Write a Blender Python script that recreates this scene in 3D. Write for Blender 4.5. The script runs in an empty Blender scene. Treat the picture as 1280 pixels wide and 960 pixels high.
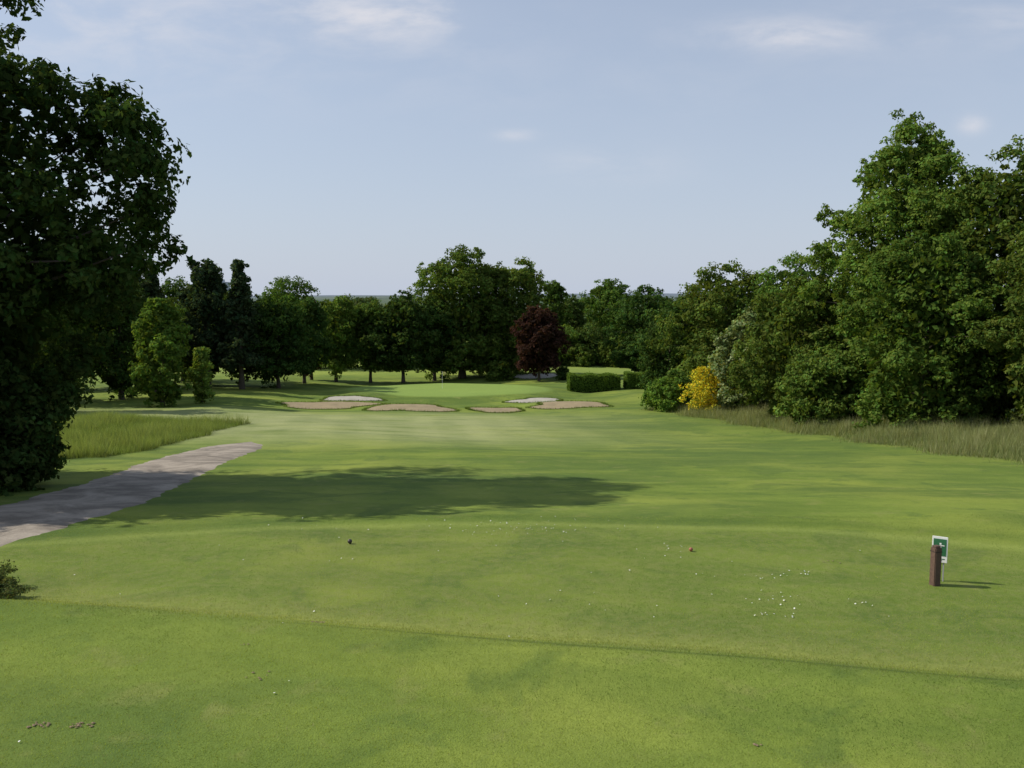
import bpy, math, numpy as np
from mathutils import Vector
rng = np.random.default_rng(7)
scene = bpy.context.scene
scene.view_settings.view_transform = 'Standard'
scene.view_settings.look = 'None'
scene.view_settings.exposure = 0

# ------------------------------------------------------------------ terrain
KY = np.array([-60,19,30,43,62,80,101,118,141,200,400,800,1500,2500,4500.])
KZ = np.array([0,0,-1.3,-2.5,-4.0,-5.2,-6.0,-6.3,-6.5,-6.8,-9,-9,-1,5,7.])
BUNK = [(-17.1,81,4.2,1.7,.40,0),(-16.4,88.5,2.5,1.2,.34,1),(-8.8,77,3.5,1.6,.5,0),
        (-1.4,77,2.5,1.0,.30,0),(5.2,81,3.9,1.6,.40,0),(2.4,88,2.5,1.1,.32,1),(3.2,120,3.2,2.0,.5,1)]
def sst(t):
    t = np.clip(t,0,1); return t*t*(3-2*t)
def terr(x,y):
    x = np.asarray(x,float); y = np.asarray(y,float)
    z = 0
    for o in (-1.8,-.9,0,.9,1.8):
        z = z + np.interp(y+o,KY,KZ)/5
    z = z + .34*sst((12.1-.2*x-y)/1.5+.5)
    far = sst((y-24)/30)
    z = z + far*(.16*np.sin(x*.13+y*.05+1)+.11*np.sin(x*.07-y*.16)+.05*np.sin(x*.41+y*.23))
    z = z + .012*np.sin(x*1.1+.4*y)+.012*np.sin(y*1.3-.5*x)
    z = z + .5*sst((x-13-(76-y)*.25)/8)*sst((y-25)/15)*sst((140-y)/40)
    z = z + .4*sst((-x-18)/8)*sst((y-34)/15)*sst((140-y)/40)
    g = ((x+7)/13)**2+((y-98)/9)**2
    z = z + .7*sst((1.5-g)/1.1)
    for cx,cy,rx,ry,h,k in BUNK:
        t = (y-cy)/ry
        gy = sst((t+1)/2)*sst((4.5-t)/3.3)
        z = z + h*np.exp(-(np.abs((x-cx)/rx/1.25))**4)*gy
    f = sst((y-300)/900)
    z = z + f*(5*np.sin(x*.0021+1.0)+3*np.sin(x*.006+y*.002))
    return z

def mesh_obj(name, v, f, mats, matidx=None, col=None, smooth=False):
    me = bpy.data.meshes.new(name)
    v = np.asarray(v,np.float32); f = np.asarray(f,np.int32)
    k = f.shape[1]
    me.vertices.add(len(v)); me.vertices.foreach_set('co', v.ravel())
    me.loops.add(f.size); me.loops.foreach_set('vertex_index', f.ravel())
    me.polygons.add(len(f)); me.polygons.foreach_set('loop_start', np.arange(len(f),dtype=np.int32)*k)
    for m in mats: me.materials.append(m)
    if matidx is not None: me.polygons.foreach_set('material_index', np.asarray(matidx,np.int32))
    me.update(calc_edges=True)
    me.polygons.foreach_set('use_smooth', np.full(len(f), bool(smooth)))
    if col is not None:
        a = me.color_attributes.new('Col','FLOAT_COLOR','POINT')
        c = np.ones((len(v),4),np.float32); c[:,:3] = col
        a.data.foreach_set('color', c.ravel())
    o = bpy.data.objects.new(name, me); scene.collection.objects.link(o)
    return o

# ------------------------------------------------------------------ node helper
class NT:
    def __init__(s, nt): s.nt = nt
    def n(s, t, **kw):
        nd = s.nt.nodes.new(t)
        for k,v in kw.items(): setattr(nd,k,v)
        return nd
    def l(s,a,b): s.nt.links.new(a,b)
    def put(s, sock, v):
        if isinstance(v,bpy.types.NodeSocket): s.l(v,sock)
        else: sock.default_value = v
    def m(s, op, a, b=None, c=None, clamp=False):
        nd = s.n('ShaderNodeMath', operation=op); nd.use_clamp = clamp
        s.put(nd.inputs[0],a)
        if b is not None: s.put(nd.inputs[1],b)
        if c is not None: s.put(nd.inputs[2],c)
        return nd.outputs[0]
    def noise(s, vec, scale, detail=4, rough=.55, dist=0.):
        nd = s.n('ShaderNodeTexNoise'); s.l(vec, nd.inputs['Vector'])
        nd.inputs['Scale'].default_value = scale; nd.inputs['Detail'].default_value = detail
        nd.inputs['Roughness'].default_value = rough; nd.inputs['Distortion'].default_value = dist
        return nd.outputs['Fac']
    def ramp(s, v, a, b):
        nd = s.n('ShaderNodeMapRange'); nd.interpolation_type='SMOOTHSTEP'
        s.put(nd.inputs[0],v); nd.inputs[1].default_value=a; nd.inputs[2].default_value=b
        return nd.outputs[0]
    def mix(s, f, a, b, bt='MIX'):
        nd = s.n('ShaderNodeMix', data_type='RGBA', blend_type=bt)
        s.put(nd.inputs[0], f)
        for i,v in ((6,a),(7,b)):
            if isinstance(v,tuple): nd.inputs[i].default_value = (*v,1)
            else: s.l(v, nd.inputs[i])
        return nd.outputs[2]

def newmat(name):
    m = bpy.data.materials.new(name); m.use_nodes = True
    m.node_tree.nodes.clear(); t = NT(m.node_tree)
    out = t.n('ShaderNodeOutputMaterial')
    return m,t,out

def simple(name, col, rough=.8, nscale=20., var=.25, bump=.0):
    m,t,out = newmat(name)
    b = t.n('ShaderNodeBsdfPrincipled'); b.inputs['Roughness'].default_value = rough
    tc = t.n('ShaderNodeTexCoord'); n = t.noise(tc.outputs['Object'], nscale, 5)
    c = t.mix(n, tuple(c*(1-var) for c in col), tuple(min(1,c*(1+var)) for c in col))
    t.l(c,b.inputs['Base Color'])
    if bump:
        bp = t.n('ShaderNodeBump'); bp.inputs['Strength'].default_value = bump; bp.inputs['Distance'].default_value=.02
        t.l(n,bp.inputs['Height']); t.l(bp.outputs[0],b.inputs['Normal'])
    t.l(b.outputs[0],out.inputs[0]); return m

def leafmat(name, trans=.3):
    m,t,out = newmat(name)
    at = t.n('ShaderNodeAttribute'); at.attribute_name='Col'
    d = t.n('ShaderNodeBsdfDiffuse'); t.l(at.outputs['Color'], d.inputs[0])
    tr = t.n('ShaderNodeBsdfTranslucent')
    tc = t.mix(1., at.outputs['Color'], (1.5,1.4,.6), 'MULTIPLY'); t.l(tc,tr.inputs[0])
    mx = t.n('ShaderNodeMixShader'); mx.inputs[0].default_value = trans
    t.l(d.outputs[0],mx.inputs[1]); t.l(tr.outputs[0],mx.inputs[2])
    t.l(mx.outputs[0],out.inputs[0]); return m
LEAF = leafmat('foliage',.34); BLADE = leafmat('grass_blade', .35)
BARK = simple('bark', (.08,.063,.047), .9, 6, .5, .6)

# ------------------------------------------------------------------ ground material
gm,t,out = newmat('mown_grass')
geo = t.n('ShaderNodeNewGeometry'); P = geo.outputs['Position']
sp = t.n('ShaderNodeSeparateXYZ'); t.l(P,sp.inputs[0]); X,Y,Z = sp.outputs
mp = t.n('ShaderNodeMapping'); t.l(P,mp.inputs[0]); mp.inputs['Scale'].default_value=(.35,1,1)
PS = mp.outputs[0]
n1 = t.noise(P,.12,4,.55,.5); n2 = t.noise(PS,.7,5,.6); n3 = t.noise(P,5,5,.65); n4 = t.noise(P,45,3,.7); n5=t.noise(PS,.22,4,.55,.8)
n6 = t.noise(P,1.3,4,.6,.4); n7 = t.noise(P,.45,5,.62,.6)
c = t.mix(t.ramp(n2,.3,.7), (.145,.215,.034), (.208,.282,.046))
c = t.mix(t.m('MULTIPLY',t.ramp(n1,.42,.66),.75), c, (.295,.35,.060))
c = t.mix(t.m('MULTIPLY',t.ramp(n5,.46,.66),.75), c, (.100,.162,.034))
c = t.mix(t.m('MULTIPLY',t.ramp(n6,.55,.72),.45), c, (.28,.295,.085))
c = t.mix(t.m('MULTIPLY',t.ramp(n7,.52,.62),.5), c, (.095,.158,.034))
hz = t.m('MULTIPLY', t.ramp(Y,40,54), t.m('SUBTRACT',1.,t.ramp(Y,66,78)))
hz = t.m('MULTIPLY', hz, t.m('SUBTRACT',1.,t.ramp(X,-4,14)))
c = t.mix(t.m('MULTIPLY',hz,t.m('MULTIPLY',t.ramp(n2,.1,.6),.7)), c, (.42,.44,.20))
c = t.mix(t.m('MULTIPLY',t.ramp(Y,118,140),.6), c, (.36,.46,.10))
gx = t.m('DIVIDE',t.m('ADD',X,7.),11.5); gy = t.m('DIVIDE',t.m('SUBTRACT',Y,98.),8.)
gd = t.m('ADD',t.m('MULTIPLY',gx,gx),t.m('MULTIPLY',gy,gy))
c = t.mix(t.m('MULTIPLY',t.m('SUBTRACT',1.,t.ramp(gd,.85,1.1)),.8), c, (.28,.40,.09))
st = t.m('SINE', t.m('MULTIPLY',t.m('ADD',t.m('ADD',X,t.m('MULTIPLY',Y,.12)),t.m('MULTIPLY',n5,2.5)),1.9))
fw = t.m('MULTIPLY',t.ramp(Y,20,26),t.m('SUBTRACT',1.,t.ramp(Y,74,90)))
c = t.mix(t.m('MULTIPLY',t.m('MULTIPLY',t.ramp(st,-.8,.8),fw),.13), c, (.09,.16,.03))
st2 = t.m('SINE', t.m('MULTIPLY',t.m('ADD',t.m('ADD',Y,t.m('MULTIPLY',X,.45)),t.m('MULTIPLY',n6,.3)),3.6))
nf_ = t.m('SUBTRACT',1.,t.ramp(Y,17,20))
c = t.mix(t.m('MULTIPLY',t.m('MULTIPLY',t.ramp(st2,-.3,.3),nf_),.16), c, (.09,.16,.03))
e = t.m('ADD', t.m('ADD',Y,t.m('MULTIPLY',X,.2)), -12.1)
e = t.m('ADD', e, t.m('MULTIPLY',t.m('SUBTRACT',n2,.5),.35))
def band(v,c0,w): 
    q = t.m('DIVIDE',t.m('SUBTRACT',v,c0),w); return t.m('POWER',2.718,t.m('MULTIPLY',t.m('MULTIPLY',q,q),-1.))
c = t.mix(t.m('MULTIPLY',band(e,.40,.7),t.m('MULTIPLY_ADD',n3,.75,.05)), c, (.36,.38,.10))
ln = t.m('MULTIPLY',band(e,-.42,.08),t.ramp(X,-5,-1)); c = t.mix(t.m('MULTIPLY',ln,t.m('MULTIPLY_ADD',n3,.9,.1,)), c, (.06,.10,.02))
b = t.m('ADD', Y, t.m('MULTIPLY',t.m('MULTIPLY',X,X),.02)); b = t.m('ADD',b,t.m('MULTIPLY',t.m('SUBTRACT',n2,.5),.4))
c = t.mix(t.m('MULTIPLY',band(b,19.3,.28),.45), c, (.32,.38,.09))
c = t.mix(t.m('MULTIPLY',band(b,20.2,.4),.35), c, (.09,.15,.025))
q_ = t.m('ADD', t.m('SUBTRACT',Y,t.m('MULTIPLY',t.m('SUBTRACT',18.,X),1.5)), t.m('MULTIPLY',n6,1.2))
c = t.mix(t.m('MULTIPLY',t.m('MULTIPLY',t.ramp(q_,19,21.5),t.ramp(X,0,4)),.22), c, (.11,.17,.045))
tee = t.m('MULTIPLY', t.ramp(e,.5,.9), t.m('SUBTRACT',1.,t.ramp(b,18.7,19.2)))
c = t.mix(t.m('MULTIPLY',tee,t.m('MULTIPLY',t.ramp(n3,.35,.7),.5)), c, (.21,.225,.075))
c = t.mix(.75, c, t.mix(n3,(.70,.72,.68),(1.30,1.27,1.22)), 'MULTIPLY')
c = t.mix(.8, c, t.mix(n4,(.6,.62,.55),(1.42,1.4,1.4)), 'MULTIPLY')
c = t.mix(1., c, (.80,.80,.90), 'MULTIPLY')
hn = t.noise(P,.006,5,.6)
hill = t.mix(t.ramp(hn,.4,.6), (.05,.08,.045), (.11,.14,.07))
hill = t.mix(t.ramp(Y,700,2400), hill, (.14,.17,.21))  # aerial haze put into the colour: hills turn blue-grey with distance
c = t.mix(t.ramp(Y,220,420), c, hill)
bs = t.n('ShaderNodeBsdfPrincipled'); bs.inputs['Roughness'].default_value=.9; bs.inputs['Specular IOR Level'].default_value=.1
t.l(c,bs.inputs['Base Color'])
bp = t.n('ShaderNodeBump'); bp.inputs['Strength'].default_value=.6; bp.inputs['Distance'].default_value=.03
t.l(t.m('ADD',n4,t.m('MULTIPLY',n3,.9)),bp.inputs['Height']); t.l(bp.outputs[0],bs.inputs['Normal'])
t.l(bs.outputs[0],out.inputs[0])

def grow(a,b,s,r):
    o=[a]; 
    while o[-1]<b: o.append(o[-1]+s); s*=r
    return np.array(o[1:])
ys = np.concatenate([-grow(2,60,2,1.3)[::-1], np.arange(-2,4,1.), np.arange(4,24,.16),np.arange(24,70,.5),np.arange(70,126,.35),[126],grow(126,4500,1,1.09)])
xp = np.concatenate([np.arange(0,34,.4),[34],grow(34,4500,.8,1.15)])
xs = np.concatenate([-xp[:0:-1],xp])
GX,GY = np.meshgrid(xs,ys); GZ = terr(GX,GY)
ny,nx = GX.shape
idx = np.arange(ny*nx).reshape(ny,nx)
F = np.stack([idx[:-1,:-1],idx[:-1,1:],idx[1:,1:],idx[1:,:-1]],-1).reshape(-1,4)
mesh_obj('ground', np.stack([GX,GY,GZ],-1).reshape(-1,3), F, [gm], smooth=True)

# ------------------------------------------------------------------ path
pm,t,out = newmat('path_surface')
geo = t.n('ShaderNodeNewGeometry'); P=geo.outputs['Position']
a=t.noise(P,.7,6,.65,.6); b_=t.noise(P,12,6,.8); d_=t.noise(P,120,2)
c=t.mix(t.ramp(a,.35,.65),(.16,.135,.105),(.34,.295,.24)); c=t.mix(.85,c,t.mix(b_,(.5,.5,.5),(1.45,1.43,1.4)),'MULTIPLY')
c=t.mix(.5,c,t.mix(d_,(.5,.5,.5),(1.4,1.4,1.4)),'MULTIPLY')
bs=t.n('ShaderNodeBsdfPrincipled'); bs.inputs['Roughness'].default_value=.9; t.l(c,bs.inputs['Base Color'])
bp=t.n('ShaderNodeBump'); bp.inputs['Strength'].default_value=.6; bp.inputs['Distance'].default_value=.025; t.l(b_,bp.inputs['Height']); t.l(bp.outputs[0],bs.inputs['Normal'])
t.l(bs.outputs[0],out.inputs[0])
py = np.array([-10,5,12,17,21.5,28.5,36,43,46.5]); pr=np.array([-26,-17,-12.2,-10.1,-9.5,-10.7,-11.7,-12.3,-13.2]); pl=np.array([-32,-22,-16.5,-14,-13.1,-14.0,-15.2,-15.5,-14.6])
tt = np.linspace(-10,46.5,400)
def smooth_i(q,yy,aa):
    return sum(np.interp(q+o,yy,aa) for o in (-1.5,-.75,0,.75,1.5))/5
R_=smooth_i(tt,py,pr)+.05*np.sin(tt*3.1)+.03*np.sin(tt*7.7)+rng.normal(size=400)*.02; L_=smooth_i(tt,py,pl)+.06*np.sin(tt*2.7+1)+.03*np.sin(tt*8.3)+rng.normal(size=400)*.02
end=sst((46.5-tt)/2.2)**.5; mid=(R_+L_)/2; R_=mid+(R_-mid)*end; L_=mid+(L_-mid)*end
s=np.linspace(0,1,11)
PX=L_[:,None]*(1-s)+R_[:,None]*s; PY=np.repeat(tt[:,None],11,1)
PZ=terr(PX,PY)+.03-.035*(np.abs(s-.5)*2)**6
ii=np.arange(PX.size).reshape(PX.shape)
mesh_obj('path',np.stack([PX,PY,PZ],-1).reshape(-1,3),np.stack([ii[:-1,:-1],ii[:-1,1:],ii[1:,1:],ii[1:,:-1]],-1).reshape(-1,4),[pm],smooth=True)

# ------------------------------------------------------------------ bunkers
sandA = simple('bunker_sand',(.26,.205,.115),.95,1.2,.35,.4); sandB = simple('pale_bunker_sand',(.36,.335,.28),.95,1.2,.3,.4)
LIPX=[];LIPY=[]
for i,(cx,cy,rx,ry,h,k) in enumerate(BUNK):
    th=np.linspace(0,2*np.pi,56,endpoint=False); rr=np.linspace(0,1,9)[1:]
    of=lambda a: 1+.17*np.sin(2*a+i*1.3)+.14*np.sin(3*a+i*2.1)+.08*np.sin(5*a+i)
    o=of(th)
    vx=[cx];vy=[cy]
    for r in rr: vx+=list(cx+rx*r*o*np.cos(th)); vy+=list(cy+ry*r*o*np.sin(th))
    vx=np.array(vx);vy=np.array(vy); vz=terr(vx,vy)+.05
    me=bpy.data.meshes.new('golf_bunker'); fs=[(0,1+j,1+(j+1)%56) for j in range(56)]
    for r in range(7):
        for j in range(56):
            a0=1+r*56; fs.append((a0+j,a0+56+j,a0+56+(j+1)%56,a0+(j+1)%56))
    me.from_pydata(np.stack([vx,vy,vz],-1).tolist(),[],fs); me.materials.append(sandB if k else sandA)
    for p in me.polygons: p.use_smooth=True
    ob=bpy.data.objects.new('golf_bunker',me); scene.collection.objects.link(ob)
    nl=1600; tj=rng.uniform(0,2*np.pi,nl)
    q=of(tj)*rng.uniform(.95,1.12,nl); kk=(np.sin(tj)>0)|(rng.uniform(0,1,nl)<.45)
    LIPX.append((cx+rx*q*np.cos(tj))[kk]); LIPY.append((cy+ry*q*np.sin(tj))[kk])

# ------------------------------------------------------------------ foliage builder
def unit(v): return v/np.maximum(np.linalg.norm(v,axis=-1,keepdims=True),1e-6)
def leaf_quads(c, nrm, size, aspect=.6, g=None):
    g = g or rng
    n=len(c); r=g.normal(size=(n,3)); u=unit(np.cross(nrm,r)); w=np.cross(nrm,u)
    L=(size*g.uniform(.7,1.3,n))[:,None]*.5; W=L*aspect
    v=np.stack([c-u*L, c+w*W+u*L*.1, c+u*L-nrm*L*.25, c-w*W+u*L*.1],1).reshape(-1,3)
    return v
def tube(pts, rad, k=7):
    pts=np.array(pts,float); V=[];Fc=[]
    for i,p in enumerate(pts):
        d=pts[min(i+1,len(pts)-1)]-pts[max(i-1,0)]; d=d/np.linalg.norm(d)
        a=np.cross(d,[.3,1,.1]); a/=np.linalg.norm(a); b=np.cross(d,a)
        th=np.linspace(0,2*np.pi,k,endpoint=False)
        V.append(p+rad[i]*(np.cos(th)[:,None]*a+np.sin(th)[:,None]*b))
    for i in range(len(pts)-1):
        for j in range(k): Fc.append((i*k+j,i*k+(j+1)%k,(i+1)*k+(j+1)%k,(i+1)*k+j))
    return np.concatenate(V),np.array(Fc)

ROUND=[(0,.35),(.08,.7),(.22,.95),(.45,1.05),(.7,.98),(.86,.78),(.95,.5),(1,.3)]
CONE=[(0,.6),(.1,.95),(.3,1.),(.5,.90),(.75,.64),(.92,.34),(1,.12)]
SPIRE=[(0,.6),(.1,.95),(.3,.9),(.5,.7),(.75,.42),(.92,.2),(1,.06)]
EGG=[(0,.45),(.1,.85),(.3,1.03),(.55,.98),(.78,.78),(.92,.5),(1,.25)]
CHEST=[(0,.5),(.12,.5),(.25,.66),(.38,.86),(.5,.98),(.66,1.05),(.8,1.0),(.9,.8),(.97,.5),(1,.2)]
TALL=[(0,.5),(.2,.6),(.4,.8),(.6,.95),(.8,1),(.95,.8),(1,.4)]
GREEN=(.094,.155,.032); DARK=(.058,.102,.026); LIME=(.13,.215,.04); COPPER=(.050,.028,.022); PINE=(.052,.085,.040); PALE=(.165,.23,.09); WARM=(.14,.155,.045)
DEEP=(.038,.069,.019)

def tree(name, x, y, h, r, prof=ROUND, trunk=.12, leaf=.25, n=30000, col=GREEN, clump=.16, ry=None, trunk_r=None, gaps=.0, flat=.75, accent=None, xmax=None):
    rng = np.random.default_rng(int(abs(x)*131+y*977+h*31))
    n=int(n*.85); leaf=leaf*1.06
    zb = float(terr(x,y))
    ry = ry or r
    pa=np.array(prof); base=trunk*h; ch=h-base
    ncl=int(min(80/(clump/.16)**2,170)); 
    hh=rng.uniform(0,1,ncl*6); R=np.interp(hh,pa[:,0],pa[:,1]); keep=rng.uniform(0,1,len(hh))<R+.08; hh=hh[keep][:ncl]
    ncl=len(hh); R=np.interp(hh,pa[:,0],pa[:,1]); th=rng.uniform(0,2*np.pi,ncl)
    ph=rng.uniform(0,6.28,4)
    irr=1+.10*np.sin(2*th+ph[0]+4*hh)+.08*np.sin(3*th+ph[1]-6*hh)+.07*np.sin(9*hh+ph[2]+th)
    rad=R*irr*np.clip(rng.uniform(.35,1.0,ncl)**.45,0,1)
    cr=clump*r*rng.uniform(.6,1.65,ncl)
    rr=np.maximum(rad*r-cr*.6,0); 
    cc=np.stack([rr*np.cos(th), rr*ry/r*np.sin(th), base+hh*ch-cr*.5],1)
    w=cr**2; w/=w.sum(); cnt=np.maximum((w*n).astype(int),20)
    sub=16
    C=[];N=[];B=[]
    for i in range(ncl):
        d=unit(rng.normal(size=(sub,3))); d[:,2]=d[:,2]*flat+.12
        out_=unit(np.array([[cc[i,0],cc[i,1],ch*.12]])); d=unit(d+out_*.35)
        sc=cc[i]+d*cr[i]*rng.uniform(.5,1.25,(sub,1))
        k=max(cnt[i]//sub,2); sr=cr[i]*rng.uniform(.25,.6,sub)
        dd=unit(rng.normal(size=(sub,k,3))); q=rng.uniform(.1,1,(sub,k,1))**.5
        p=sc[:,None]+dd*q*sr[:,None,None]*np.array([1,1,.7])
        nn=unit(dd*.8+d[:,None]*.5+np.array([0,0,.45])+rng.normal(size=(sub,k,3))*.6)
        b=(rng.uniform(.75,1.25)*rng.uniform(.82,1.18,(sub,1)))*np.ones((sub,k))
        C.append(p.reshape(-1,3));N.append(nn.reshape(-1,3));B.append(b.ravel())
    C=np.concatenate(C);N=np.concatenate(N);B=np.concatenate(B)
    kk=rng.uniform(0,1,len(C))>gaps; C=C[kk];N=N[kk];B=B[kk]
    S=np.full(len(C),leaf)
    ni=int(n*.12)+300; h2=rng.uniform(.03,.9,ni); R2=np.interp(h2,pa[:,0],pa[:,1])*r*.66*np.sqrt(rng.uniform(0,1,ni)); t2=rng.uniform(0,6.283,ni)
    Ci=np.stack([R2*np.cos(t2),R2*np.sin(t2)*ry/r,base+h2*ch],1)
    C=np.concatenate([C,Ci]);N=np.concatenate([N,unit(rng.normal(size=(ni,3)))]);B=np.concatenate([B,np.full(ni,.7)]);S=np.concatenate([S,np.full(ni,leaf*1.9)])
    if xmax:
        sx=xmax/np.percentile(C[:,0],99.6); C[:,0]*=sx; cc[:,0]*=sx
    C[:,2]*= h/np.percentile(C[:,2],99.8)
    C[:,2]=np.maximum(C[:,2],.05)
    lv=leaf_quads(C,N,S,g=rng)
    br=B*rng.uniform(.75,1.25,len(C))
    cl=np.array(col)[None]*br[:,None]*rng.uniform(.92,1.08); cl[:,0]*=rng.uniform(.8,1.3,len(C))*rng.uniform(.9,1.1); 
    if accent is not None:
        ac,fr=accent; mk=(rng.uniform(0,1,len(C))<fr)&(S<=leaf); cl[mk]=np.array(ac)*rng.uniform(.7,1.2,(mk.sum(),1))
    lc=np.repeat(cl,4,0); lf=np.arange(len(C)*4).reshape(-1,4)
    tr=trunk_r or max(.018*h,.08)
    V=[];Fs=[];off=0
    zz=np.linspace(-.3,h*.82,9); wob=rng.normal(size=(9,2))*.02*h; wob[0:2]=0
    tp=np.stack([wob[:,0]*.5, wob[:,1]*.5, zz],1)
    v,f=tube(tp, tr*np.array([1.5,1.05,.92,.8,.68,.55,.4,.26,.1]),9); V.append(v);Fs.append(f+off);off+=len(v)
    for i in rng.choice(ncl,min(16,ncl),replace=False):
        e_=cc[i]; k=int(np.clip(np.searchsorted(zz,e_[2]*.62),1,7)); s_=tp[k]
        m_=(s_+e_)/2+np.array([0,0,.06*h*rng.uniform(-.3,1)]); m1=(s_*.7+m_*.3); 
        v,f=tube([s_,m1,m_,e_],tr*np.array([.42,.36,.24,.08])*(1-k/12),5); V.append(v);Fs.append(f+off);off+=len(v)
    bv=np.concatenate(V);bf=np.concatenate(Fs)
    allv=np.concatenate([bv,lv]); fa=np.concatenate([bf,lf+len(bv)])
    cols=np.concatenate([np.tile([.05,.04,.03],(len(bv),1)),lc])
    o=mesh_obj(name,allv,fa,[BARK,LEAF],np.concatenate([np.zeros(len(bf)),np.ones(len(lf))]),cols)
    o.location=(x,y,zb); return o

# big left trees
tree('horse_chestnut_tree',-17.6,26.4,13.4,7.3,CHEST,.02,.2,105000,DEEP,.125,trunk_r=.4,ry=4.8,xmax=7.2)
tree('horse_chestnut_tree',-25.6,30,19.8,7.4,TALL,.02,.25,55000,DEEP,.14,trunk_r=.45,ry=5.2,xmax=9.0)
tree('horse_chestnut_tree',-23.5,22.6,12,4.6,ROUND,.05,.26,14000,DEEP,.18,trunk_r=.3,ry=3.6)  # added out of frame so its shadow falls on the path
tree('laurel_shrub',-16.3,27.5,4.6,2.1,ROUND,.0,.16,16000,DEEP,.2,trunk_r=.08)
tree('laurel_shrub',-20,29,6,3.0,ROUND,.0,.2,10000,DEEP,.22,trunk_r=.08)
# left wood
for x,y,h,r,pf,c_,nm,tk in [(-45,62,15,5.5,ROUND,DARK,'oak_tree',.05),(-38,68,12.0,4.5,ROUND,DARK,'oak_tree',.05),(-44,80,15,5.5,EGG,DARK,'oak_tree',.08),(-37.5,84,12.5,4,ROUND,DARK,'oak_tree',.08),
    (-37.5,92,13.6,3.2,SPIRE,PINE,'pine_tree',.14),(-33.6,97,14.0,3.2,EGG,PINE,'pine_tree',.16),(-41,96,14,3.6,SPIRE,PINE,'pine_tree',.1),
    (-29.6,96,14.0,2.7,SPIRE,PINE,'pine_tree',.14),(-31.6,102,11.8,3.6,EGG,DARK,'oak_tree',.12),(-36.5,104,12.5,4.4,ROUND,DARK,'oak_tree',.08),
    (-26.4,99,10.4,4.0,ROUND,DARK,'oak_tree',.12),(-25.6,108,10.4,3.6,ROUND,DARK,'oak_tree',.12),(-35,140,14.6,5.2,ROUND,GREEN,'oak_tree',.08),(-42,112,13,5,ROUND,DARK,'oak_tree',.08),(-50,100,14,6,ROUND,DARK,'oak_tree',.08)]:
    tree(nm,x,y,h,r,pf,tk,.3,15000,c_,.19)
for x,y,h,r in [(-46,190,12.6,6),(-38,200,12.0,5.5),(-31,188,11.6,5),(-24,198,12.0,5.5),(-54,205,13,7)]:
    tree('oak_tree',x,y,h,r,ROUND,.05,.42,8000,(.082,.128,.048),.2)
tree('birch_tree',-30.4,76,9.3,2.7,EGG,.02,.25,14000,(.115,.19,.038),.2)
tree('birch_tree',-28.0,79,5.0,1.2,EGG,.05,.2,3500,(.20,.28,.06),.26,gaps=.2)
tree('copper_beech_tree',-27,118,10.6,2.6,EGG,.12,.3,9000,COPPER,.2)
tree('lime_tree',-23.3,116,11.2,3.5,ROUND,.17,.32,14000,LIME,.18)
tree('lime_tree',-18.9,117,10.7,3.1,ROUND,.17,.32,12000,GREEN,.18)
tree('oak_tree',-14.4,116,12.0,4.3,ROUND,.15,.33,16000,DARK,.18)
tree('oak_tree',-10.6,120,11.5,3.6,ROUND,.15,.33,13000,DARK,.18)
tree('oak_tree',-7.0,123,18.0,7.8,ROUND,.04,.34,40000,GREEN,.14,trunk_r=.45)
tree('oak_tree',-.6,125,16.2,7.0,ROUND,.06,.34,34000,GREEN,.15,trunk_r=.4)
tree('copper_beech_tree',3.5,114,9.6,3.6,ROUND,.16,.32,15000,COPPER,.17)
tree('shrub',-1.6,116,2.6,1.9,ROUND,0,.25,4500,GREEN,.26,trunk_r=.05)
tree('shrub',6.7,114,1.8,1.0,ROUND,0,.2,2500,DARK,.26,trunk_r=.05)
tree('poplar_tree',7.4,158,14.2,3.2,EGG,.08,.4,9000,GREEN,.2)
tree('oak_tree',11.2,166,12,3.4,ROUND,.08,.4,8000,DARK,.2)
tree('oak_tree',18.8,172,15.0,6.6,ROUND,.06,.4,19000,GREEN,.16)
tree('oak_tree',18.8,122,12.4,5.4,ROUND,.03,.34,22000,DARK,.17)
tree('oak_tree',25,130,12,5,ROUND,.05,.34,12000,DARK,.18)
for x,y,h,r,c_ in [(8.5,148,6.5,3.8,GREEN),(13,150,7,4.2,DARK),(11,146,3.6,3,GREEN),(17,146,4.8,3.4,GREEN),(5,146,4,2.6,DARK),(-3,142,7,5,DARK),(-12,140,7,5,DARK),(-20,141,7,5,GREEN),(-28,142,8,5,DARK),(22,144,7,4,DARK)]:
    tree('shrub',x,y,h,r,ROUND,0,.35,6000,c_,.22,trunk_r=.08)
# right wood
tree('oak_tree',21.3,88,13.0,6.2,ROUND,.02,.28,32000,GREEN,.16)
tree('oak_tree',27,84,13.4,5.8,ROUND,.02,.28,24000,GREEN,.16)
tree('oak_tree',17.0,94,9.6,4.0,ROUND,.02,.28,14000,DARK,.18)
tree('oak_tree',33,74,14,6,ROUND,.03,.28,15000,DARK,.17)
tree('hawthorn_tree',20.9,63,10.0,4.6,ROUND,.0,.22,40000,GREEN,.15)
tree('willow_shrub',18.4,69.5,8.0,2.8,EGG,.0,.22,20000,PALE,.18,accent=((.40,.45,.25),.13))
tree('willow_shrub',20.4,57.5,5.2,2.9,ROUND,.0,.2,18000,(.112,.185,.038),.19)
tree('hornbeam_tree',26.6,60,19.8,7.4,CONE,.02,.22,110000,(.105,.172,.034),.115,trunk_r=.4)
tree('maple_tree',23.9,51,11.2,4.6,ROUND,.0,.2,58000,(.10,.166,.032),.15)
tree('maple_tree',29.6,53,16.4,5.2,EGG,.02,.22,55000,GREEN,.14)
tree('oak_tree',28.6,45,11.8,4.6,ROUND,.0,.2,43000,GREEN,.15)
tree('oak_tree',33.5,49,15.0,5.4,ROUND,.02,.24,26000,WARM,.15)
tree('oak_tree',37,57,17,6,ROUND,.02,.3,12000,GREEN,.17)
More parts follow.
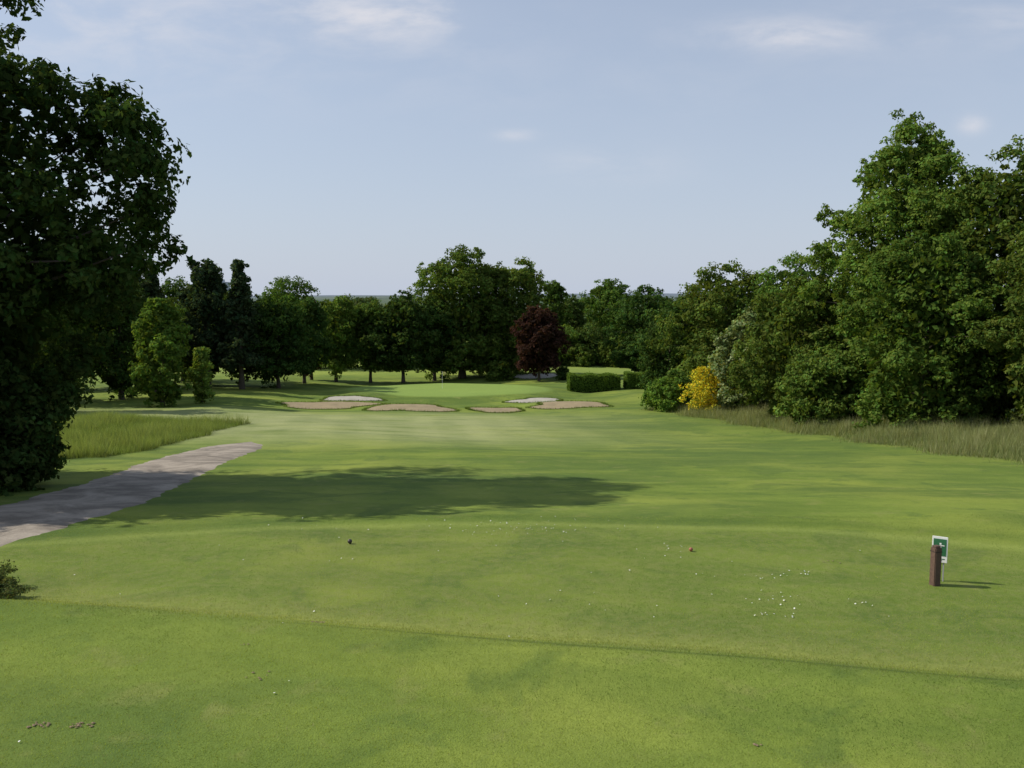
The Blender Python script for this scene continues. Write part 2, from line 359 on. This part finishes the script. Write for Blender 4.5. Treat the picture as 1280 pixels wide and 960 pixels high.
tree('oak_tree',34.5,39,11,4.5,ROUND,.0,.24,14000,GREEN,.17)
tree('laburnum_shrub',16.0,70.5,4.1,2.3,ROUND,.04,.15,10000,(.66,.57,.05),.16,accent=((.15,.22,.04),.38),gaps=.25)
tree('shrub',12.9,74,2.8,1.8,ROUND,.0,.2,6000,LIME,.2,trunk_r=.05,gaps=.1)
tree('shrub',14.4,76,3.4,1.7,ROUND,.0,.2,5500,GREEN,.22,trunk_r=.05)
tree('heather_shrub',-8.9,13.7,.34,1.05,ROUND,.0,.04,28000,(.09,.11,.04),.2,trunk_r=.03)

# distant woodland: one mass
C=[];CL=[]
def mass(x,y,h,r,n,col):
    z=float(terr(x,y)); d=unit(rng.normal(size=(n,3))); d[:,2]=np.abs(d[:,2])
    k=7; cc=d[:k]*np.array([r,r,h*.75])*.7; which=rng.integers(0,k,n)
    p=cc[which]*rng.uniform(.3,1,(n,1))+d*np.array([r*.45,r*.45,h*.3])
    C.append((p+[x,y,z],d)); CL.append(np.array(col)*rng.uniform(.7,1.3,(n,1)))
for i in range(150):
    y=rng.uniform(210,430); x=rng.uniform(-.72,.72)*y; mass(x,y,rng.uniform(11,15.5),rng.uniform(6,11),380,(.082,.118,.072))
for i in range(60):
    y=rng.uniform(160,215); x=-.12*y-rng.uniform(0,.55)*y if i%2 else .2*y+rng.uniform(0,.5)*y
    mass(x,y,rng.uniform(9,12.5),rng.uniform(5,7),700,(.075,.12,.04))
P_=np.concatenate([c[0] for c in C]);N_=unit(np.concatenate([c[1] for c in C])+rng.normal(size=(len(P_),3))*.4)
v=leaf_quads(P_,N_,.0045*P_[:,1]+.4,.8)
mesh_obj('distant_woodland',v,np.arange(len(v)).reshape(-1,4),[LEAF],None,np.repeat(np.concatenate(CL),4,0))

# hedges
def hedge(x0,x1,y,d,h):
    n=9000; w=x1-x0
    f=rng.integers(0,5,n); p=np.stack([rng.uniform(0,w,n),rng.uniform(0,d,n),rng.uniform(0,h,n)],1); nn=np.zeros((n,3))
    for k,(ax,val,sg) in enumerate([(0,0,-1),(0,w,1),(1,0,-1),(2,h,1),(2,h,1)]):
        m=f==k; p[m,ax]=val; nn[m,ax]=sg
    p+=.09*np.sin(p[:,[1,2,0]]*3+1)+rng.normal(size=p.shape)*.05; p[:,2]=np.maximum(p[:,2],.02)
    lv=leaf_quads(p,unit(nn+rng.normal(size=(n,3))*.45),np.full(n,.18))
    cl=np.array(LIME)*.8*rng.uniform(.6,1.3,(n,1))
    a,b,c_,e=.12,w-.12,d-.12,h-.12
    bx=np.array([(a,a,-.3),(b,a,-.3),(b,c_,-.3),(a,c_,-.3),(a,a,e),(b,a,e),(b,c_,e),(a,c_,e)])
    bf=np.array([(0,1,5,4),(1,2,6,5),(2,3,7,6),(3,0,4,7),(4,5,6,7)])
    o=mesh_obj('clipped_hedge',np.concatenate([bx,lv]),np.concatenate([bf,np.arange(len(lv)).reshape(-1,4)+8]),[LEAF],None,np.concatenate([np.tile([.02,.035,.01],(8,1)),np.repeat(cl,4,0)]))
    o.location=(x0,y,float(terr((x0+x1)/2,y))-.05)
hedge(6.4,12.0,98,2.6,1.9); hedge(12.8,15.8,98,2.4,1.7)

# ------------------------------------------------------------------ grass blades
def blades(name,x,y,hgt,wid,col,tip,lean=.4,zoff=-.003):
    n=len(x); z=terr(x,y)+zoff; th=rng.uniform(0,6.283,n); d=np.stack([np.cos(th),np.sin(th),0*th],1)
    l=rng.normal(size=(n,2))*lean*hgt[:,None]
    b=np.stack([x,y,z],1); tp=b+np.stack([l[:,0],l[:,1],hgt],1)
    v=np.stack([b-d*wid[:,None]/2,b+d*wid[:,None]/2,tp],1).reshape(-1,3)
    c_=np.stack([col*.75,col*.75,tip],1).reshape(-1,3)
    return mesh_obj(name,v,np.arange(3*n).reshape(-1,3),[BLADE],None,c_)
def vnoise(x,y,s,seed):
    g=np.random.default_rng(seed).uniform(0,1,(64,64)); x=x*s+20;y=y*s+7
    i=np.floor(x).astype(int);j=np.floor(y).astype(int);u=sst(x-i);v=sst(y-j)
    G=lambda a,b: g[a%64,b%64]
    return (G(i,j)*(1-u)+G(i+1,j)*u)*(1-v)+(G(i,j+1)*(1-u)+G(i+1,j+1)*u)*v
n=240000
yy=6.2+(20.5-6.2)*rng.uniform(0,1,n)**1.15; xx=rng.uniform(-1,1,n)*(yy*.62+1.0)
k=~((xx<np.interp(yy,py,pr)+.1)&(yy>11)); xx=xx[k];yy=yy[k];n=len(xx)
patch=.5*vnoise(xx,yy,.4,1)+.3*vnoise(xx,yy,1.1,2)+.2*vnoise(xx,yy,2.7,3); p2=rng.uniform(0,1,n)
patch=sst((patch-.25)/.5)
col=(np.array([.098,.170,.032])[None]*(1-patch[:,None])+np.array([.27,.335,.055])[None]*patch[:,None])*rng.uniform(.65,1.3,(n,1))
ee=yy+.2*xx-12.1
bank=np.exp(-((ee-.4)/.6)**2); col=col*(1-bank[:,None]*.5)+np.array([.29,.31,.10])*bank[:,None]*.5
dry=p2<.06; col[dry]=np.array([.30,.27,.14])
hh=rng.uniform(.012,.028,n)*(1+bank*.5)*(1-.25*sst((yy-13)/2))
blades('lawn_grass',xx,yy,hh,rng.uniform(.004,.008,n)*(.7+yy*.03),col,col*1.25,.6)

def strip(pts,width,n,h0,h1,c1,c2,wid):
    pts=np.array(pts,float); s_=rng.uniform(0,len(pts)-1,n); i=np.minimum(s_.astype(int),len(pts)-2); f=(s_-i)[:,None]
    p=pts[i]*(1-f)+pts[i+1]*f; w=rng.uniform(0,1,n)**1.2*width
    x=p[:,0]+w+rng.normal(size=n)*.5+.5*np.sin(p[:,1]*.9); y=p[:,1]+w*.25+rng.normal(size=n)*.3
    tuft=vnoise(x,y,.9,11)*.6+vnoise(x,y,2.3,12)*.4
    m=rng.uniform(0,1,(n,1))*.6+tuft[:,None]*.4; c_=(np.array(c1)*(1-m)+np.array(c2)*m)*rng.uniform(.7,1.2,(n,1))
    hg=rng.uniform(h0,h1,n)*(.3+1.1*tuft)*np.clip(w/width*3+.3,0,1)
    return x,y,hg,np.full(n,wid)*rng.uniform(.6,1.4,n),c_
x,y,hg,w,c_=strip([(12.4,77),(13.2,72),(16.3,62),(19.2,50),(20.0,44),(21.0,38),(22.0,30),(22.4,24)],6,130000,.3,1.0,(.11,.18,.045),(.33,.32,.17),.021)
blades('rough_grass',x,y,hg,w,c_,c_*1.25+.015,.28)
x=rng.uniform(-30,-17.2,78000); y=rng.uniform(33,58,78000)
k=(x<-17.2-(44-y)*.02-.9*vnoise(x,y,.5,21))&(y>36+(-x-17)*.1+1.5*vnoise(x,y,.5,22)); x=x[k];y=y[k]; n=len(x)
tf=vnoise(x,y,.45,23)*.55+vnoise(x,y,1.4,24)*.45; m=(rng.uniform(0,1,n)*.5+tf*.4)[:,None]
c_=(np.array([.11,.19,.04])*(1-m)+np.array([.28,.31,.13])*m)*rng.uniform(.7,1.2,(n,1))
blades('rough_grass',x,y,rng.uniform(.25,.75,n)*(.15+1.4*tf),np.full(n,.02),c_,c_*1.3,.35)
x=np.concatenate(LIPX);y=np.concatenate(LIPY);n=len(x); c_=np.array([.13,.19,.045])*rng.uniform(.7,1.2,(n,1))
blades('bunker_fringe_grass',x,y,rng.uniform(.08,.24,n),np.full(n,.05),c_,c_*1.2,.4)

# daisies and clover
DA=simple('daisy_petals',(.72,.72,.66),.7,50,.1)
pts=[]
for cx,cy,sx,sy,k in [(0,19.1,1.4,.5,40),(.4,18.7,.5,.25,26),(4.6,15.4,.7,.12,14),(4.4,14.2,.25,.25,16),(3.2,17.0,.3,.3,10),(1.2,14.2,1.2,.5,8),(4.1,13.4,.22,.05,12),(6,13.9,.25,.05,4),(-4,17.5,1.5,1,9),(5.2,15.6,.15,.1,5),(0,15,5,2,24),(-2,10,4,1,6)]:
    pts+= [(cx+rng.normal()*sx,cy+rng.normal()*sy) for _ in range(k)]
V=[];Fs=[]
for (x,y) in pts:
    z=float(terr(x,y))+.02; r=rng.uniform(.008,.015); o=len(V); V.append((x,y,z+.005)); tl=rng.normal(size=2)*.3
    for j in range(8): 
        a=j*math.pi/4; dx,dy=r*math.cos(a),r*math.sin(a); V.append((x+dx,y+dy,z+dx*tl[0]+dy*tl[1]))
    Fs+=[(o,o+1+j,o+1+(j+1)%8) for j in range(8)]
mesh_obj('daisies',V,Fs,[DA])
SO=simple('soil',(.20,.145,.085),.95,30,.4,.5)
V=[];Fs=[]
for cx,cy,s_,k in [(-5.15,9.2,.06,16),(-4.7,9.15,.08,18),(-2.85,12.6,.06,10),(2.57,8.75,.02,4),(-3.1,10.4,.12,6),(-3.6,11.4,.02,3),(6.1,16.2,.1,6)]:
    for _ in range(k):
        x=cx+rng.normal()*s_; y=cy+rng.normal()*s_*.6; z=float(terr(x,y))+.012; r=rng.uniform(.01,.026); o=len(V)
        V.append((x,y,z+r*.4))
        for j in range(7):
            a=j*2*math.pi/7; q=r*rng.uniform(.6,1.2); V.append((x+q*math.cos(a),y+q*math.sin(a),z))
        Fs+=[(o,o+1+j,o+1+(j+1)%7) for j in range(7)]
mesh_obj('divots',V,Fs,[SO])

# ------------------------------------------------------------------ objects
def child(o,p): o.parent=p; return o
def empty(name,loc,rz=0):
    e=bpy.data.objects.new(name,None); scene.collection.objects.link(e); e.location=loc; e.rotation_euler=(0,0,rz); return e
def lathe(name,prof,mat,k=24,parent=None):
    th=np.linspace(0,2*np.pi,k,endpoint=False); V=[];Fs=[]
    for r,z in prof: V+= [(r*math.cos(a),r*math.sin(a),z) for a in th]
    for i in range(len(prof)-1):
        for j in range(k): Fs.append((i*k+j,i*k+(j+1)%k,(i+1)*k+(j+1)%k,(i+1)*k+j))
    o=mesh_obj(name,V,Fs,[mat],smooth=True)
    if parent: o.parent=parent
    return o
def box(name,c,d,mat,parent=None,bev=0.004):
    import bmesh
    bm=bmesh.new(); bmesh.ops.create_cube(bm,size=1); bmesh.ops.scale(bm,vec=d,verts=bm.verts)
    if bev: bmesh.ops.bevel(bm,geom=bm.edges[:],offset=bev,segments=2,affect='EDGES')
    bmesh.ops.translate(bm,vec=c,verts=bm.verts)
    me=bpy.data.meshes.new(name); bm.to_mesh(me); bm.free(); me.materials.append(mat)
    o=bpy.data.objects.new(name,me); scene.collection.objects.link(o)
    if parent: o.parent=parent
    return o
def marker(x,y,m,s=1.):
    e=empty('tee_marker',(x,y,float(terr(x,y)))); e.scale=(s,s,s)
    lathe('ball',[(.001,.115)]+[(.055*math.sin(a),.06+.055*math.cos(a)) for a in np.linspace(.3,2.7,10)]+[(.02,.005)],m,20,e)
    lathe('spike',[(.02,.03),(.012,-.01),(.002,-.1)],m,10,e)
marker(-3.3,17.5,simple('dark_paint',(.04,.03,.025),.5),.85); marker(3.52,16.9,simple('red_brown_paint',(.30,.10,.055),.5),.7)
WD=simple('stained_wood',(.095,.055,.038),.85,14,.5,.6); WH=simple('white_paint',(.78,.78,.76),.5,8,.05); GR=simple('green_sign_face',(.03,.14,.06),.45,8,.08); MT=simple('metal',(.35,.35,.35),.4,8,.1)
z=float(terr(7.33,14.84)); post=empty('wooden_post',(7.33,14.84,z),.25)
box('shaft',(0,0,.30),(.135,.135,.74),WD,post,.012); 
box('cap',(0,0,.685),(.115,.115,.03),WD,post,.012); box('groove_band',(0,0,.60),(.139,.139,.02),simple('dark_band',(.03,.018,.012),.8),post,.003)
z=float(terr(7.5,15.05)); sg=empty('tee_sign',(7.51,15.08,z),-.55)
box('leg',(.07,0,.33),(.022,.022,.80),MT,sg,.003); box('leg_2',(-.07,0,.33),(.022,.022,.80),MT,sg,.003)
box('board',(0,-.022,.57),(.25,.018,.46),WH,sg,.004); box('green_panel',(0,-.034,.61),(.205,.005,.30),GR,sg,.001)
box('pictogram_body',(.01,-.039,.60),(.03,.004,.11),WH,sg,.001); box('pictogram_head',(.01,-.039,.675),(.03,.004,.03),WH,sg,.001)
o=box('pictogram_arm',(.035,-.039,.645),(.08,.004,.016),WH,sg,.001); box('text_line',(0,-.034,.405),(.17,.004,.014),GR,sg,.001); box('text_line_2',(-.02,-.034,.378),(.12,.004,.012),GR,sg,.001)
z=float(terr(-7.8,98)); fl=empty('golf_flag',(-7.8,98,z))
lathe('pole',[(.012,-.1),(.012,1.9),(.001,1.92)],WH,10,fl)
u=np.linspace(0,1,12); V=[];Fs=[]
for a in u:
    for b in (0,.5,1): V.append((.02+a*.4,.05*math.sin(a*6)*a,1.88-b*.28-.06*a))
for i in range(11):
    for j in range(2): q=i*3+j; Fs.append((q,q+3,q+4,q+1))
child(mesh_obj('cloth',V,Fs,[simple('flag_cloth',(.6,.5,.2),.8)],smooth=True),fl)
bx,by=-231,700; zb=float(terr(bx,by)); db=empty('distant_office_building',(bx,by,zb))
H=16-zb; BW=simple('concrete',(.42,.44,.48),.8,1,.1); GL=simple('window_glass',(.16,.2,.25),.3,1,.1)
box('walls',(0,0,H/2),(13,10,H),BW,db,.05); box('roof_plant',(1,0,H+1),(5,4,2),BW,db,.05)
for i in range(int(H//3.4)): box('windows_%d'%i,(0,-5.03,2+i*3.4),(11.6,.1,1.4),GL,db,0)

# ------------------------------------------------------------------ light
S=Vector((-.986,.164,0)).normalized()*math.cos(math.radians(39)); S.z=math.sin(math.radians(39))
ld=bpy.data.lights.new('sun','SUN'); ld.energy=5.0; ld.angle=math.radians(.5); ld.color=(1,.93,.81)
lo=bpy.data.objects.new('sun',ld); scene.collection.objects.link(lo); lo.rotation_euler=S.to_track_quat('Z','Y').to_euler(); lo.location=(-30,0,40)
w=bpy.data.worlds.new('World'); scene.world=w; w.use_nodes=True; w.node_tree.nodes.clear(); t=NT(w.node_tree)
out=t.n('ShaderNodeOutputWorld'); bg=t.n('ShaderNodeBackground'); bg.inputs[1].default_value=.125
sk=t.n('ShaderNodeTexSky',sky_type='NISHITA'); sk.sun_disc=False; sk.sun_elevation=math.radians(39); sk.sun_rotation=math.radians(-80.6)
sk.air_density=1.0; sk.dust_density=.9; sk.ozone_density=1.8; sk.altitude=50
tc=t.n('ShaderNodeTexCoord'); D=tc.outputs['Generated']; sp=t.n('ShaderNodeSeparateXYZ'); t.l(D,sp.inputs[0])
hzf=t.m('MULTIPLY_ADD',t.m('POWER',2.718,t.m('MULTIPLY',t.m('MAXIMUM',sp.outputs[2],0.),-4.0)),.52,.40)
yc=t.m('MAXIMUM',sp.outputs[1],.05); ax=t.m('DIVIDE',sp.outputs[0],yc); az=t.m('DIVIDE',sp.outputs[2],yc)
cv=t.n('ShaderNodeCombineXYZ'); t.l(ax,cv.inputs[0]); t.l(t.m('MULTIPLY',az,2.6),cv.inputs[1])
nn=t.noise(cv.outputs[0],7,6,.6,.3); nf=t.ramp(nn,.36,.68)
tot=None
for cx,cz,rx,rz,am in [(-.13,.305,.10,.028,1.),(.30,.285,.085,.016,1.),(.005,.178,.022,.006,.7),(.51,.19,.016,.010,.8),(.11,.145,.08,.02,.35),(-.45,.31,.28,.06,.7),(.55,.3,.2,.03,.4),(.0,.24,.6,.05,.12)]:
    a=t.m('DIVIDE',t.m('SUBTRACT',ax,cx),rx); b=t.m('DIVIDE',t.m('SUBTRACT',az,cz),rz)
    g=t.m('POWER',2.718,t.m('MULTIPLY',t.m('ADD',t.m('MULTIPLY',a,a),t.m('MULTIPLY',b,b)),-1.)); g=t.m('MULTIPLY',g,am)
    tot=g if tot is None else t.m('ADD',tot,g)
cf=t.m('MULTIPLY',t.m('MULTIPLY',tot,t.m('MULTIPLY_ADD',nf,.9,.12)),.8,clamp=True)
col=t.mix(hzf,sk.outputs[0],(4.25,4.75,5.75))
col=t.mix(cf,col,(5.9,5.9,6.3)); t.l(col,bg.inputs[0]); t.l(bg.outputs[0],out.inputs[0])

# ------------------------------------------------------------------ camera
cd=bpy.data.cameras.new('camera'); cd.sensor_width=36; cd.lens=1100/1280*36; cd.clip_end=9000; cd.clip_start=.1
co=bpy.data.objects.new('camera',cd); scene.collection.objects.link(co); co.location=(0,0,5); co.rotation_euler=(math.radians(90-5.71),0,0)
scene.camera=co
